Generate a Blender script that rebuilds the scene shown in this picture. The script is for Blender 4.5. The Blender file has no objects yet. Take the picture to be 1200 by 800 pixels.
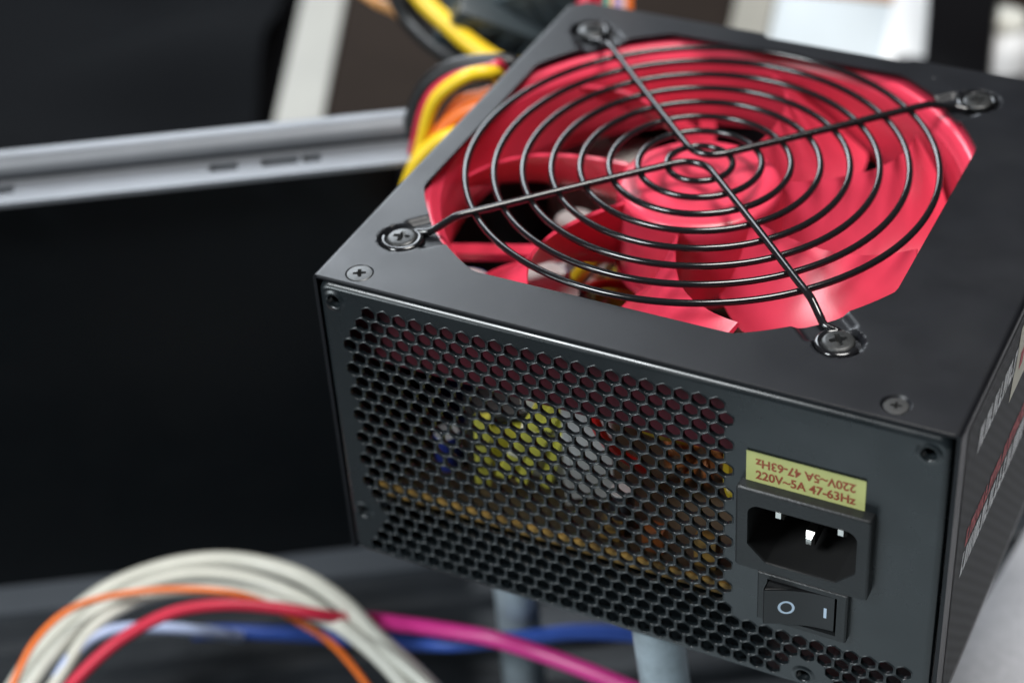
import bpy, math, random
import numpy as np
from mathutils import Vector, Matrix
from mathutils.geometry import delaunay_2d_cdt

random.seed(7)
S = 0.001                       # everything below is written in millimetres
SC = bpy.context.scene
COL = SC.collection
PI = math.pi

# ------------------------------------------------------------------ camera
CAM = np.array([214.7846, -294.6670, 338.4559])
ROT = np.array([[0.8939489, 0.4441546, -0.0598505],      # right
                [0.2276955, -0.5651340, -0.7929554],     # down
                [-0.3860183, 0.6952339, -0.6063329]])    # forward
FPX = 2289.72
cam_d = bpy.data.cameras.new('camera')
cam = bpy.data.objects.new('camera', cam_d); COL.objects.link(cam)
cam_d.sensor_width = 36.0; cam_d.sensor_fit = 'HORIZONTAL'
cam_d.lens = FPX / 1200 * 36.0
cam_d.clip_start = 0.01; cam_d.clip_end = 50
cam_d.dof.use_dof = True
cam_d.dof.focus_distance = 0.425
cam_d.dof.aperture_fstop = 8.0
m = Matrix.Identity(4)
for i in range(3):
    m[i][0] = ROT[0][i]; m[i][1] = -ROT[1][i]; m[i][2] = -ROT[2][i]; m[i][3] = CAM[i] * S
cam.matrix_world = m
SC.camera = cam

# ------------------------------------------------------------------ light
world = bpy.data.worlds.new('World'); SC.world = world; world.use_nodes = True
bg = world.node_tree.nodes['Background']
bg.inputs[0].default_value = (0.55, 0.63, 0.72, 1); bg.inputs[1].default_value = 0.03

def area(name, loc, target, sx, sy, power, color):
    d = bpy.data.lights.new(name, 'AREA'); d.shape = 'RECTANGLE'
    d.size = sx * S; d.size_y = sy * S; d.energy = power; d.color = color
    o = bpy.data.objects.new(name, d); COL.objects.link(o)
    o.location = Vector(loc) * S
    v = (Vector(target) - Vector(loc)).normalized()
    o.rotation_euler = v.to_track_quat('-Z', 'Y').to_euler()
    return o
area('window_light', (-540, 640, 500), (40, 50, 60), 380, 620, 7.0, (0.86, 0.93, 1.0))
area('ceiling_light', (240, 110, 900), (65, 73, 60), 330, 330, 9.0, (1.0, 0.98, 0.95))
area('front_light', (-330, -600, 760), (70, 0, 60), 300, 300, 10.0, (0.92, 0.97, 1.0))
area('side_light', (-420, -560, 90), (110, 0, 20), 240, 240, 1.6, (0.86, 0.96, 1.0))

SC.view_settings.view_transform = 'Standard'
SC.view_settings.look = 'None'
SC.view_settings.exposure = 0.0
SC.view_settings.gamma = 1.0
SC.cycles.use_denoising = True
SC.cycles.max_bounces = 8
SC.cycles.sample_clamp_indirect = 6.0

# ------------------------------------------------------------------ helpers
def ray(u, v):
    return np.array([(u - 600) / FPX, (v - 400) / FPX, 1.0]) @ ROT
def at_axis(u, v, ax, val):
    d = ray(u, v); t = (val - CAM[ax]) / d[ax]; return CAM + t * d
def at_z(u, v, z): return at_axis(u, v, 2, z)
def at_y(u, v, y): return at_axis(u, v, 1, y)
def at_depth(u, v, dep): return CAM + ray(u, v) * dep

MATS = {}
def mat(name, color, rough=0.5, metal=0.0, spec=0.5, var=0.0, vscale=200.0, bump=0.0, bscale=1500.0, coat=0.0,
        rough_var=0.0, color2=None, sss=0.0, dust=0.0):
    if name in MATS: return MATS[name]
    M = bpy.data.materials.new(name); M.use_nodes = True
    nt = M.node_tree; b = nt.nodes['Principled BSDF']
    b.inputs['Base Color'].default_value = (*color, 1)
    b.inputs['Roughness'].default_value = rough
    b.inputs['Metallic'].default_value = metal
    b.inputs['Specular IOR Level'].default_value = spec
    if coat: b.inputs['Coat Weight'].default_value = coat; b.inputs['Coat Roughness'].default_value = 0.08
    if sss:
        b.inputs['Subsurface Weight'].default_value = sss
        b.inputs['Subsurface Radius'].default_value = (0.004, 0.0008, 0.001)
    tc = nt.nodes.new('ShaderNodeTexCoord')
    if var or color2:
        n = nt.nodes.new('ShaderNodeTexNoise'); n.inputs['Scale'].default_value = vscale
        n.inputs['Detail'].default_value = 6; n.inputs['Roughness'].default_value = 0.65
        nt.links.new(tc.outputs['Object'], n.inputs['Vector'])
        r = nt.nodes.new('ShaderNodeValToRGB')
        c2 = color2 or tuple(min(1, c * (1 + var)) for c in color)
        c1 = color if color2 else tuple(c * (1 - var) for c in color)
        r.color_ramp.elements[0].position = 0.35; r.color_ramp.elements[1].position = 0.68
        r.color_ramp.elements[0].color = (*c1, 1); r.color_ramp.elements[1].color = (*c2, 1)
        nt.links.new(n.outputs['Fac'], r.inputs['Fac']); nt.links.new(r.outputs['Color'], b.inputs['Base Color'])
    if dust:
        nd = nt.nodes.new('ShaderNodeTexVoronoi'); nd.inputs['Scale'].default_value = 210; nd.inputs['Randomness'].default_value = 1.0
        nt.links.new(tc.outputs['Object'], nd.inputs['Vector'])
        wn = nt.nodes.new('ShaderNodeMath'); wn.operation = 'LESS_THAN'; wn.inputs[1].default_value = 0.045
        nt.links.new(nd.outputs['Distance'], wn.inputs[0])
        sel = nt.nodes.new('ShaderNodeMath'); sel.operation = 'GREATER_THAN'; sel.inputs[1].default_value = 1.0 - dust
        sx = nt.nodes.new('ShaderNodeSeparateColor'); nt.links.new(nd.outputs['Color'], sx.inputs[0]); nt.links.new(sx.outputs[0], sel.inputs[0])
        mu = nt.nodes.new('ShaderNodeMath'); mu.operation = 'MULTIPLY'; nt.links.new(wn.outputs[0], mu.inputs[0]); nt.links.new(sel.outputs[0], mu.inputs[1])
        mx = nt.nodes.new('ShaderNodeMix'); mx.data_type = 'RGBA'; mx.inputs[7].default_value = (0.30, 0.30, 0.30, 1)
        nt.links.new(mu.outputs[0], mx.inputs[0])
        if b.inputs['Base Color'].is_linked: nt.links.new(b.inputs['Base Color'].links[0].from_socket, mx.inputs[6])
        else: mx.inputs[6].default_value = (*color, 1)
        nt.links.new(mx.outputs[2], b.inputs['Base Color'])
    if rough_var:
        n2 = nt.nodes.new('ShaderNodeTexNoise'); n2.inputs['Scale'].default_value = 60; n2.inputs['Detail'].default_value = 8
        nt.links.new(tc.outputs['Object'], n2.inputs['Vector'])
        mr = nt.nodes.new('ShaderNodeMapRange'); mr.inputs[1].default_value = 0.3; mr.inputs[2].default_value = 0.7
        mr.inputs[3].default_value = rough - rough_var; mr.inputs[4].default_value = rough + rough_var
        nt.links.new(n2.outputs['Fac'], mr.inputs[0]); nt.links.new(mr.outputs[0], b.inputs['Roughness'])
    if bump:
        n3 = nt.nodes.new('ShaderNodeTexNoise'); n3.inputs['Scale'].default_value = bscale; n3.inputs['Detail'].default_value = 3
        nt.links.new(tc.outputs['Object'], n3.inputs['Vector'])
        bp = nt.nodes.new('ShaderNodeBump'); bp.inputs['Strength'].default_value = bump; bp.inputs['Distance'].default_value = 0.0002
        nt.links.new(n3.outputs['Fac'], bp.inputs['Height']); nt.links.new(bp.outputs['Normal'], b.inputs['Normal'])
    MATS[name] = M
    return M

M_COVER = mat('cover_black_paint', (0.0055, 0.006, 0.008), 0.41, spec=0.36, bump=0.16, bscale=4200, rough_var=0.035, var=0.15, vscale=90, dust=0.04)
M_FRONT = mat('front_black_paint', (0.0090, 0.0125, 0.0145), 0.29, spec=0.75, bump=0.10, bscale=4200, rough_var=0.07, var=0.15, vscale=80, dust=0.10)
M_WIRE = mat('grille_black_enamel', (0.008, 0.008, 0.009), 0.13, spec=0.6, bump=0.05, bscale=900)
M_RED = mat('fan_red_plastic', (0.66, 0.044, 0.088), 0.31, bump=0.08, bscale=1800, var=0.05, vscale=40)
M_SCREW = mat('screw_black_steel', (0.045, 0.046, 0.046), 0.36, metal=0.55, bump=0.15, bscale=900, var=0.3, vscale=900)
M_DARK = mat('recess_shade_black', (0.006, 0.006, 0.006), 0.7)  # socket plastic with the recess shade put into its colour
M_BLACKP = mat('moulded_black_plastic', (0.013, 0.0145, 0.0155), 0.40, bump=0.35, bscale=1600, rough_var=0.08)
M_ROCK = mat('rocker_black_plastic', (0.009, 0.0092, 0.010), 0.30, bump=0.05, bscale=1200, rough_var=0.05)
M_PRINTB = mat('pale_blue_print', (0.50, 0.62, 0.75), 0.5)
M_LABEL = mat('yellow_green_paper', (0.50, 0.52, 0.20), 0.55, var=0.05, vscale=120)
M_INK = mat('red_ink', (0.30, 0.07, 0.035), 0.6)
M_BRASS = mat('plated_pin_metal', (0.80, 0.78, 0.74), 0.22, metal=1.0)
M_PCB = mat('brown_circuit_board', (0.30, 0.18, 0.045), 0.5, var=0.75, vscale=130)
M_LIME = mat('lime_winding_tape', (0.70, 0.68, 0.10), 0.35, var=0.2, vscale=120)
M_CORE = mat('ferrite_core', (0.02, 0.02, 0.02), 0.6)
M_ALU = mat('aluminium_sink', (0.80, 0.82, 0.81), 0.38, metal=0.35, var=0.08, vscale=300)
M_BLUE = mat('capacitor_blue', (0.02, 0.035, 0.22), 0.3)
M_BLK = mat('capacitor_black', (0.015, 0.015, 0.02), 0.3)
M_WHITEP = mat('white_nylon', (0.72, 0.71, 0.64), 0.45)
M_CREAM = mat('cream_sticker', (0.75, 0.72, 0.58), 0.5)
M_WPRINT = mat('white_print', (0.85, 0.86, 0.88), 0.5)
M_RPRINT = mat('red_print', (0.55, 0.02, 0.03), 0.5)

def obj(name, verts, faces, m, parent=None, smooth=True, angle=35, loc=None, rot=None):
    me = bpy.data.meshes.new(name)
    me.from_pydata([tuple(np.array(v, float) * S) for v in verts], [], [tuple(f) for f in faces])
    me.validate(); me.update()
    if m is not None: me.materials.append(m)
    if smooth:
        me.polygons.foreach_set('use_smooth', [True] * len(me.polygons))
        me.set_sharp_from_angle(angle=math.radians(angle))
    o = bpy.data.objects.new(name, me); COL.objects.link(o)
    if parent: o.parent = parent
    if loc is not None: o.location = Vector(loc) * S
    if rot is not None: o.rotation_euler = rot
    return o
def inst(src, name, parent, loc=None, rot=None):
    o = src.copy(); o.name = name; COL.objects.link(o); o.parent = parent
    if loc is not None: o.location = Vector(loc) * S
    if rot is not None: o.rotation_euler = rot
    return o
def empty(name, loc=(0, 0, 0), parent=None):
    o = bpy.data.objects.new(name, None); COL.objects.link(o); o.location = Vector(loc) * S
    o.empty_display_size = 0.02
    if parent: o.parent = parent
    return o
def tag(o, label, cat, group=None):
    o['label'] = label; o['category'] = cat
    if group: o['group'] = group
    return o

class MB:
    def __init__(s): s.v = []; s.f = []
    def add(s, v, f):
        n = len(s.v); s.v += [tuple(p) for p in v]; s.f += [tuple(i + n for i in q) for q in f]; return s
    def box(s, x0, x1, y0, y1, z0, z1, b=0.0):
        if b <= 0:
            v = [(x, y, z) for z in (z0, z1) for y in (y0, y1) for x in (x0, x1)]
            s.add(v, [(0, 2, 3, 1), (4, 5, 7, 6), (0, 1, 5, 4), (2, 6, 7, 3), (0, 4, 6, 2), (1, 3, 7, 5)])
        else:
            import bmesh
            bm = bmesh.new(); r = bmesh.ops.create_cube(bm, size=1.0)
            for q in r['verts']:
                q.co = Vector(((x0 + x1) / 2 + q.co.x * (x1 - x0), (y0 + y1) / 2 + q.co.y * (y1 - y0), (z0 + z1) / 2 + q.co.z * (z1 - z0)))
            bmesh.ops.bevel(bm, geom=list(bm.edges), offset=b, segments=2, profile=0.6, affect='EDGES')
            bm.verts.ensure_lookup_table()
            s.add([q.co[:] for q in bm.verts], [[q.index for q in f.verts] for f in bm.faces]); bm.free()
        return s
    def lathe(s, prof, c=(0, 0), n=32, capb=True, capt=True):
        k = len(prof); v = []
        for j in range(n):
            a = 2 * PI * j / n
            for r, z in prof: v.append((c[0] + r * math.cos(a), c[1] + r * math.sin(a), z))
        f = []
        for j in range(n):
            j2 = (j + 1) % n
            for i in range(k - 1): f.append((j * k + i, j2 * k + i, j2 * k + i + 1, j * k + i + 1))
        if capb: f.append([j * k for j in range(n)][::-1])
        if capt: f.append([j * k + k - 1 for j in range(n)])
        return s.add(v, f)
    def tube(s, pts, r, n=10, closed=False, cap=True):
        P = [np.array(p, float) for p in pts]; N = len(P)
        T = []
        for i in range(N):
            a = P[(i - 1) % N] if (closed or i) else P[0]; b = P[(i + 1) % N] if (closed or i < N - 1) else P[-1]
            t = b - a; T.append(t / np.linalg.norm(t))
        up = np.array([0, 0, 1.0]) if abs(T[0][2]) < 0.9 else np.array([1.0, 0, 0])
        u = np.cross(T[0], up); u /= np.linalg.norm(u); v = []
        for i in range(N):
            u = u - T[i] * u.dot(T[i]); u /= np.linalg.norm(u); w = np.cross(T[i], u)
            rr = r[i] if hasattr(r, '__len__') else r
            for j in range(n):
                a = 2 * PI * j / n; v.append(P[i] + rr * (math.cos(a) * u + math.sin(a) * w))
        f = []
        for i in range(N if closed else N - 1):
            i2 = (i + 1) % N
            for j in range(n):
                j2 = (j + 1) % n; f.append((i * n + j, i * n + j2, i2 * n + j2, i2 * n + j))
        if not closed and cap: f.append(list(range(n))[::-1]); f.append([(N - 1) * n + j for j in range(n)])
        return s.add(v, f)
    def build(s, name, m, parent=None, **k): return obj(name, s.v, s.f, m, parent, **k)

def spline(P, per=10):
    P = [np.array(p, float) for p in P]; Q = [2 * P[0] - P[1]] + P + [2 * P[-1] - P[-2]]; out = []
    for i in range(1, len(Q) - 2):
        for k in range(per):
            t = k / per; a, b, c, d = Q[i - 1], Q[i], Q[i + 1], Q[i + 2]
            out.append(0.5 * ((2 * b) + (-a + c) * t + (2 * a - 5 * b + 4 * c - d) * t * t + (-a + 3 * b - 3 * c + d) * t ** 3))
    out.append(P[-1]); return out

def in_poly(pts, loop):
    x, y = pts[:, 0], pts[:, 1]; c = np.zeros(len(pts), bool); n = len(loop)
    for i in range(n):
        x1, y1 = loop[i]; x2, y2 = loop[(i + 1) % n]
        if y1 == y2: continue
        k = ((y1 > y) != (y2 > y)) & (x < (x2 - x1) * (y - y1) / (y2 - y1) + x1); c ^= k
    return c
def sheet(outer, holes, extra=()):
    """triangulated flat sheet with holes; the loops' points come back first, in the order given"""
    pts = []; edges = []
    for L in [outer] + list(holes):
        b = len(pts); pts += list(L); edges += [(b + i, b + (i + 1) % len(L)) for i in range(len(L))]
    nl = len(pts); pts += list(extra)
    v, e, f, ov, oe, of = delaunay_2d_cdt([Vector(p) for p in pts], edges, [], 0, 1e-6)
    V = np.array([(p[0], p[1]) for p in v]); F = np.array([list(q) for q in f])
    cen = V[F].mean(1); keep = in_poly(cen, outer)
    for h in holes:
        h = np.array(h); lo = h.min(0); hi = h.max(0)
        c = (cen[:, 0] > lo[0]) & (cen[:, 0] < hi[0]) & (cen[:, 1] > lo[1]) & (cen[:, 1] < hi[1])
        idx = np.where(c & keep)[0]
        if len(idx): keep[idx[in_poly(cen[idx], h)]] = False
    return V, F[keep].tolist()
def circ(cx, cy, r, n, a0=0.0): return [(cx + r * math.cos(a0 + 2 * PI * i / n), cy + r * math.sin(a0 + 2 * PI * i / n)) for i in range(n)]
def rrect(x0, x1, y0, y1, r, n=5):
    out = []
    for cx, cy, a in ((x1 - r, y1 - r, 0), (x0 + r, y1 - r, 90), (x0 + r, y0 + r, 180), (x1 - r, y0 + r, 270)):
        for i in range(n + 1):
            t = math.radians(a + 90 * i / n); out.append((cx + r * math.cos(t), cy + r * math.sin(t)))
    return out
def strip(mb, A, B, closed=True):
    n = len(A); f = []
    for i in range(n if closed else n - 1):
        j = (i + 1) % n; f.append((i, j, n + j, n + i))
    mb.add(list(A) + list(B), f)
def sst(a, b, x):
    t = min(1, max(0, (x - a) / (b - a))); return t * t * (3 - 2 * t)

# ------------------------------------------------------------------ setting
M_BENCH = mat('dark_bench_top', (0.003, 0.003, 0.0035), 0.95, spec=0.05, var=0.3, vscale=12)
ZF = -105.0
mb = MB(); mb.add([(-1600, -900, ZF - 6), (1600, -900, ZF - 6), (1600, 2200, ZF - 6), (-1600, 2200, ZF - 6)], [(0, 1, 2, 3)])
g = mb.build('ground', M_BENCH, smooth=False); g['kind'] = 'structure'

# open computer case: floor tray, upright side wall with a pale steel rim
A = at_z(0, 693, ZF); B = at_z(400, 648, ZF); D = (B - A); D[2] = 0; D /= np.linalg.norm(D)
NW = np.array([-D[1], D[0], 0])                      # away from the camera
O = A.copy()
M_CASE = mat('case_black_paint', (0.0025, 0.0035, 0.0045), 0.5, spec=0.18, bump=0.1, bscale=800, rough_var=0.05)
M_CASEF = mat('case_floor_grey', (0.020, 0.023, 0.027), 0.5, spec=0.3, rough_var=0.06, var=0.12, vscale=30)
M_RIM = mat('case_rim_steel', (0.15, 0.157, 0.17), 0.45, metal=0.35, var=0.06, vscale=60)
def on_wall(u, v, w=0.0):
    d = ray(u, v); t = (O + NW * w - CAM).dot(NW) / d.dot(NW); P = CAM + t * d
    return (P - O).dot(D), P[2]
case = empty('computer_case', tuple(O + D * 100))
tag(case, 'open black computer case with pale steel rim behind the power supply', 'computer case')
base = O + D * 100
def W(s, w, z):            # along the wall, away from it, height -> case local
    P = O + D * s + NW * w - base; return (P[0], P[1], z - base[2])
def wbox(mb, s0, s1, w0, w1, z0, z1):
    v = [W(s, w, z) for z in (z0, z1) for w in (w0, w1) for s in (s0, s1)]
    mb.add(v, [(0, 2, 3, 1), (4, 5, 7, 6), (0, 1, 5, 4), (2, 6, 7, 3), (0, 4, 6, 2), (1, 3, 7, 5)]); return mb
sA, zB = on_wall(0, 232, -16); sB, zC = on_wall(470, 197, -16); _, zT = on_wall(0, 204, -3); _, zU = on_wall(470, 172, -3)
zR0 = (zB + zC) / 2; RH = (zT + zU) / 2 - zR0
SL, SR = -120, on_wall(497, 180)[0]
mb = wbox(MB(), SL, SR, 0, 1.2, ZF, zR0 + RH + 1); mb.build('wall_panel', M_CASE, case, smooth=False)
# slotted strip of the rim, slots cut through
s_slots = []
for (u0, v0, u1, v1) in ((-12, 204, 22, 214), (248, 187, 282, 197), (308, 180, 352, 192), (356, 180, 378, 190)):
    a, _ = on_wall(u0, (v0 + v1) / 2); b, _ = on_wall(u1, (v0 + v1) / 2); s_slots.append((a, b))
holes = []
zmid = zR0 + RH * 0.62
for k, (a, b) in enumerate(s_slots): holes.append(rrect(a, b, .42, .78, 0.1, 2))
V, F = sheet([(SL, 0), (SR, 0), (SR, 1), (SL, 1)], holes)
mb = MB(); fl = lambda s_, t: W(s_, -16.0 + 13.0 * t, zR0 + RH * t)
mb.add([fl(x, t) for x, t in V], F)
pass
for h in holes: strip(mb, [fl(x, t) for x, t in h], [tuple(np.array(fl(x, t)) + np.array([0, 0, -2.5])) for x, t in h])
mb.add([W(s, w, z) for s, w, z in ((SL, -16, zR0), (SR, -16, zR0), (SR, -16, zR0 - 1.5), (SL, -16, zR0 - 1.5))], [(0, 1, 2, 3)])
rim = mb.build('rim_strip', M_RIM, case)
mb = MB(); prof = []
for i in range(13):
    a = PI * (1.35 - 1.5 * i / 12); prof.append((1.5 + 5.0 * math.cos(a), zR0 + RH + 2.6 + 3.6 * math.sin(a)))
v = [W(s, w, z) for s in (SL, SR) for w, z in prof]; n = len(prof)
mb.add(v, [(i, i + 1, n + i + 1, n + i) for i in range(n - 1)])
mb.build('rim_bead', M_RIM, case)
mb = wbox(MB(), SL, 360, -420, 0, ZF - 1.2, ZF - 0.2); mb.build('floor_tray', M_CASEF, case, smooth=False)
mb = wbox(MB(), SL, 360, -13, -0.3, ZF, ZF + 2.2); mb.build('foot_flange', mat('flange_grey', (0.055, 0.062, 0.072), 0.42, rough_var=0.05), case, smooth=False)
for k in range(6):
    w0 = -26 - k * 21; mb = MB(); prof = [(w0 - 6, ZF), (w0 - 4.6, ZF + 2.4), (w0 - 3, ZF + 3.0), (w0 + 3, ZF + 3.0), (w0 + 4.6, ZF + 2.4), (w0 + 6, ZF)]
    v = [W(s, w, z) for s in (SL, 360) for w, z in prof]; n = len(prof)
    mb.add(v, [(i, i + 1, n + i + 1, n + i) for i in range(n - 1)] + [tuple(range(n))[::-1], tuple(range(n, 2 * n))])
    mb.build('floor_ridge', M_CASEF, case)

# ------------------------------------------------------------------ power supply
psu = empty('power_supply', (0, 0, 0))
tag(psu, 'black boxed power supply with red fan under wire grille, propped on steel tubes', 'power supply')
FX, FY = 65.3, 73.1
XL, XR, YF, YB, ZT = 0.7, 150.0, 0.55, 139.6, 86.0
CORN = [(FX + sx * 52.5, FY + sy * 52.5, -sx * .70711, -sy * .70711) for sx in (-1, 1) for sy in (-1, 1)]
def dip(x, y):
    h = 0.0
    for cx, cy, ux, uy in CORN:
        dx, dy = x - cx, y - cy
        if abs(dx) > 16 or abs(dy) > 16: continue
        d = math.hypot(dx, dy); a = dx * ux + dy * uy; b = abs(-dx * uy + dy * ux)
        p = 1.9 * sst(5.7, 4.9, d)
        q = 1.25 * sst(6.6, 4.6, b) * sst(2.0, 4.2, a)
        h = max(h, p, q)
    return -h
opening = []
for i in range(240):
    a = 2 * PI * i / 240; c, s = math.cos(a), math.sin(a)
    r = min(66.0, 58.3 / max(abs(c), abs(s), 1e-9)); opening.append((FX + r * c, FY + r * s))
R_ = 1.4
topscrews = [(10.8, 4.6), (135.2, 5.2)]
outer = []
def seg(p, q, n): return [(p[0] + (q[0] - p[0]) * i / n, p[1] + (q[1] - p[1]) * i / n) for i in range(n)]
back = [(XR - R_, YB), (97, YB), (95.5, YB - 1.8), (58, YB - 1.8), (56.5, YB), (XL + R_ + 3, YB), (XL + R_, YB - 3)]
outer = seg((XL + R_, YF), (XR - R_, YF), 40)
outer += seg((XR - R_, YF), back[0], 30)
for i in range(len(back) - 1): outer += seg(back[i], back[i + 1], 1)
outer += seg(back[-1], (XL + R_, YF), 30)
extra = []
for cx, cy, ux, uy in CORN:
    for i in range(-26, 27):
        for j in range(-26, 27):
            x, y = cx + i * 0.5 + (j % 2) * .25, cy + j * 0.5
            r = max(abs(x - FX), abs(y - FY)); rr = math.hypot(x - FX, y - FY)
            if rr < 66.25 and r < 58.5: continue
            if not (XL + R_ + .3 < x < XR - R_ - .3 and YF + .3 < y < YB - .4): continue
            if math.hypot(i, j) > 26: continue
            extra.append((x, y))
tholes = [circ(x, y, 3.3, 28) for x, y in topscrews]
V, F = sheet(outer, [opening[::-1]] + tholes, extra)
mb = MB(); mb.add([(x, y, ZT + dip(x, y)) for x, y in V], F)
op3 = [(x, y, ZT + dip(x, y)) for x, y in opening]
strip(mb, op3, [(x, y, z - 1.0) for x, y, z in op3])
for h, (cx, cy) in zip(tholes, topscrews):
    inner = [(cx + (x - cx) * .62, cy + (y - cy) * .62, ZT - 1.3) for x, y in h]
    mid = [(cx + (x - cx) * .94, cy + (y - cy) * .94, ZT - .18) for x, y in h]
    strip(mb, [(x, y, ZT) for x, y in h], mid); strip(mb, mid, inner)
# bends along the left and right edges, then the side walls
for sgn, xe in ((-1, XL + R_), (1, XR - R_)):
    ys = np.linspace(YF, YB if sgn > 0 else YB - 3, 24)
    rows = []
    for i in range(7):
        a = PI / 2 * i / 6; rows.append([(xe + sgn * R_ * math.sin(a), y, ZT - R_ + R_ * math.cos(a)) for y in ys])
    for i in range(6): strip(mb, rows[i], rows[i + 1], False)
    strip(mb, rows[-1], [(xe + sgn * R_, y, 1.2) for y in ys], False)
    f0 = [(xe + sgn * R_ * math.sin(PI / 2 * i / 6), YF, ZT - R_ + R_ * math.cos(PI / 2 * i / 6)) for i in range(7)] + [(xe + sgn * R_, YF, 1.2)]
    f1 = [(xe + sgn * (R_ - .9) * math.sin(PI / 2 * i / 6), YF, ZT - R_ + (R_ - .9) * math.cos(PI / 2 * i / 6)) for i in range(7)] + [(xe + sgn * (R_ - .9), YF, 1.2)]
    strip(mb, f0, f1, False)
    strip(mb, f1, [(x, y + 3, z) for x, y, z in f1], False)
# front lip of the cover, with a rolled edge
xs = np.linspace(XL + R_, XR - R_, 30)
rows = [[(x, YF, ZT) for x in xs], [(x, YF - .22, ZT - .1) for x in xs], [(x, YF - .3, ZT - .35) for x in xs], [(x, YF - .3, ZT - .85) for x in xs],
        [(x, YF - .1, ZT - .98) for x in xs], [(x, YF + 3, ZT - .98) for x in xs]]
for i in range(5): strip(mb, rows[i], rows[i + 1], False)
bk = [(x, YB + .02, z) for x, z in ((XL, 1.2), (XR, 1.2))]
mb.build('top_cover', M_COVER, psu, angle=40)
mb = MB(); mb.box(XL + 1, XR - 1, YB - 2.5, YB - 2.0, 1.5, ZT - 1.2); mb.build('back_panel', M_COVER, psu, smooth=False)
mb = MB(); mb.box(XL + 1, XR - 1, 1.6, YB - 2.6, 1.4, 2.2); mb.build('bottom_panel', M_FRONT, psu, smooth=False)

# front panel with punched hexagonal vents
PX0, PX1, PZ0, PZ1, PR = 2.0, 148.6, 1.9, 84.7, 1.7
HP = 4.0; RP = HP * math.sqrt(3) / 2; AP = 1.66; Z0 = 78.6
hexes = []
left = {0: 14.75, 1: 12.75, 2: 10.75, 3: 8.75, 16: 10.75, 17: 12.75, 18: 14.75, 19: 12.75, 20: 10.75, 21: 8.75}
for k in range(22):
    z = Z0 - k * RP
    x = left.get(k, 10.75 if k % 2 == 0 else 8.75)
    xmax = (98.76 if k % 2 == 0 else 100.76) if k < 18 else (142.76 if k % 2 == 0 else 140.76)
    while x < xmax + .1:
        if math.hypot(x - 120, z - 6) > 6.1: hexes.append((x, z))
        x += HP
def hexloop(cx, cz, ap, cut=0.24):
    R = ap / math.cos(PI / 6); c = [(cx + R * math.sin(PI / 3 * i), cz + R * math.cos(PI / 3 * i)) for i in range(6)]; out = []
    for i in range(6):
        p, q, n = c[i - 1], c[i], c[(i + 1) % 6]
        out.append((q[0] + (p[0] - q[0]) * cut, q[1] + (p[1] - q[1]) * cut)); out.append((q[0] + (n[0] - q[0]) * cut, q[1] + (n[1] - q[1]) * cut))
    return out
mounts = [(6, 80), (144, 80), (6, 16), (120, 6)]
flat = rrect(PX0 + PR, PX1 - PR, PZ0 + PR, PZ1 - PR, 1.2)
hl = [hexloop(x, z, AP + .335, .14) for x, z in hexes]
ml = [circ(x, z, 2.9, 28) for x, z in mounts]
ih = [(106.2, 39.6), (132.3, 39.6), (132.3, 57), (106.2, 57)]
sh = [(111.3, 23.2), (127.6, 23.2), (127.6, 34.8), (111.3, 34.8)]
extra = [(x, z) for x in np.arange(4, 148, 3.0) for z in (4.2, 81.9)]
V, F = sheet(flat, hl + ml + [ih, sh], [])
mb = MB(); mb.add([(x, 0, z) for x, z in V], [f[::-1] for f in F])
for (cx, cz), L in zip(hexes, hl):
    r1 = [(x, -.20, z) for x, z in hexloop(cx, cz, AP + .14, .15)]
    r2 = [(x, -.15, z) for x, z in hexloop(cx, cz, AP + .05, .16)]
    r3 = [(x, .02, z) for x, z in hexloop(cx, cz, AP, .17)]
    r4 = [(x, .9, z) for x, z in hexloop(cx, cz, AP, .17)]
    L3 = [(x, 0, z) for x, z in L]
    n = 12; mb.add(L3 + r1 + r2 + r3 + r4, [(a * n + i, a * n + (i + 1) % n, (a + 1) * n + (i + 1) % n, (a + 1) * n + i) for a in range(4) for i in range(n)])
for (cx, cz) in mounts:
    prof = [(2.9, 0), (2.5, -.12), (2.1, -.32), (1.8, -.30), (1.6, .1), (1.55, 1.2), (1.4, 1.3), (1.55, 1.8), (1.4, 2.3), (1.4, 5)]
    n = 28; v = []
    for r, y in prof: v += [(cx + r * math.cos(2 * PI * i / n), y, cz + r * math.sin(2 * PI * i / n)) for i in range(n)]
    mb.add(v, [(a * n + i, a * n + (i + 1) % n, (a + 1) * n + (i + 1) % n, (a + 1) * n + i) for a in range(len(prof) - 1) for i in range(n)])
prev = [(x, 0, z) for x, z in flat]; cxm, czm = (PX0 + PX1) / 2, (PZ0 + PZ1) / 2
nrm = []
for i in range(len(flat)):
    a, b = np.array(flat[i - 1]), np.array(flat[(i + 1) % len(flat)]); t = b - a; t /= np.linalg.norm(t); nrm.append((t[1], -t[0]))
for k in range(1, 8):
    a = PI / 2 * k / 7
    cur = [(x + nx * PR * math.sin(a), PR * (1 - math.cos(a)), z + nz * PR * math.sin(a)) for (x, z), (nx, nz) in zip(flat, nrm)]
    strip(mb, prev, cur); prev = cur
strip(mb, prev, [(x, y + 4, z) for x, y, z in prev])
mb.build('front_panel', M_FRONT, psu, angle=75)

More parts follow.
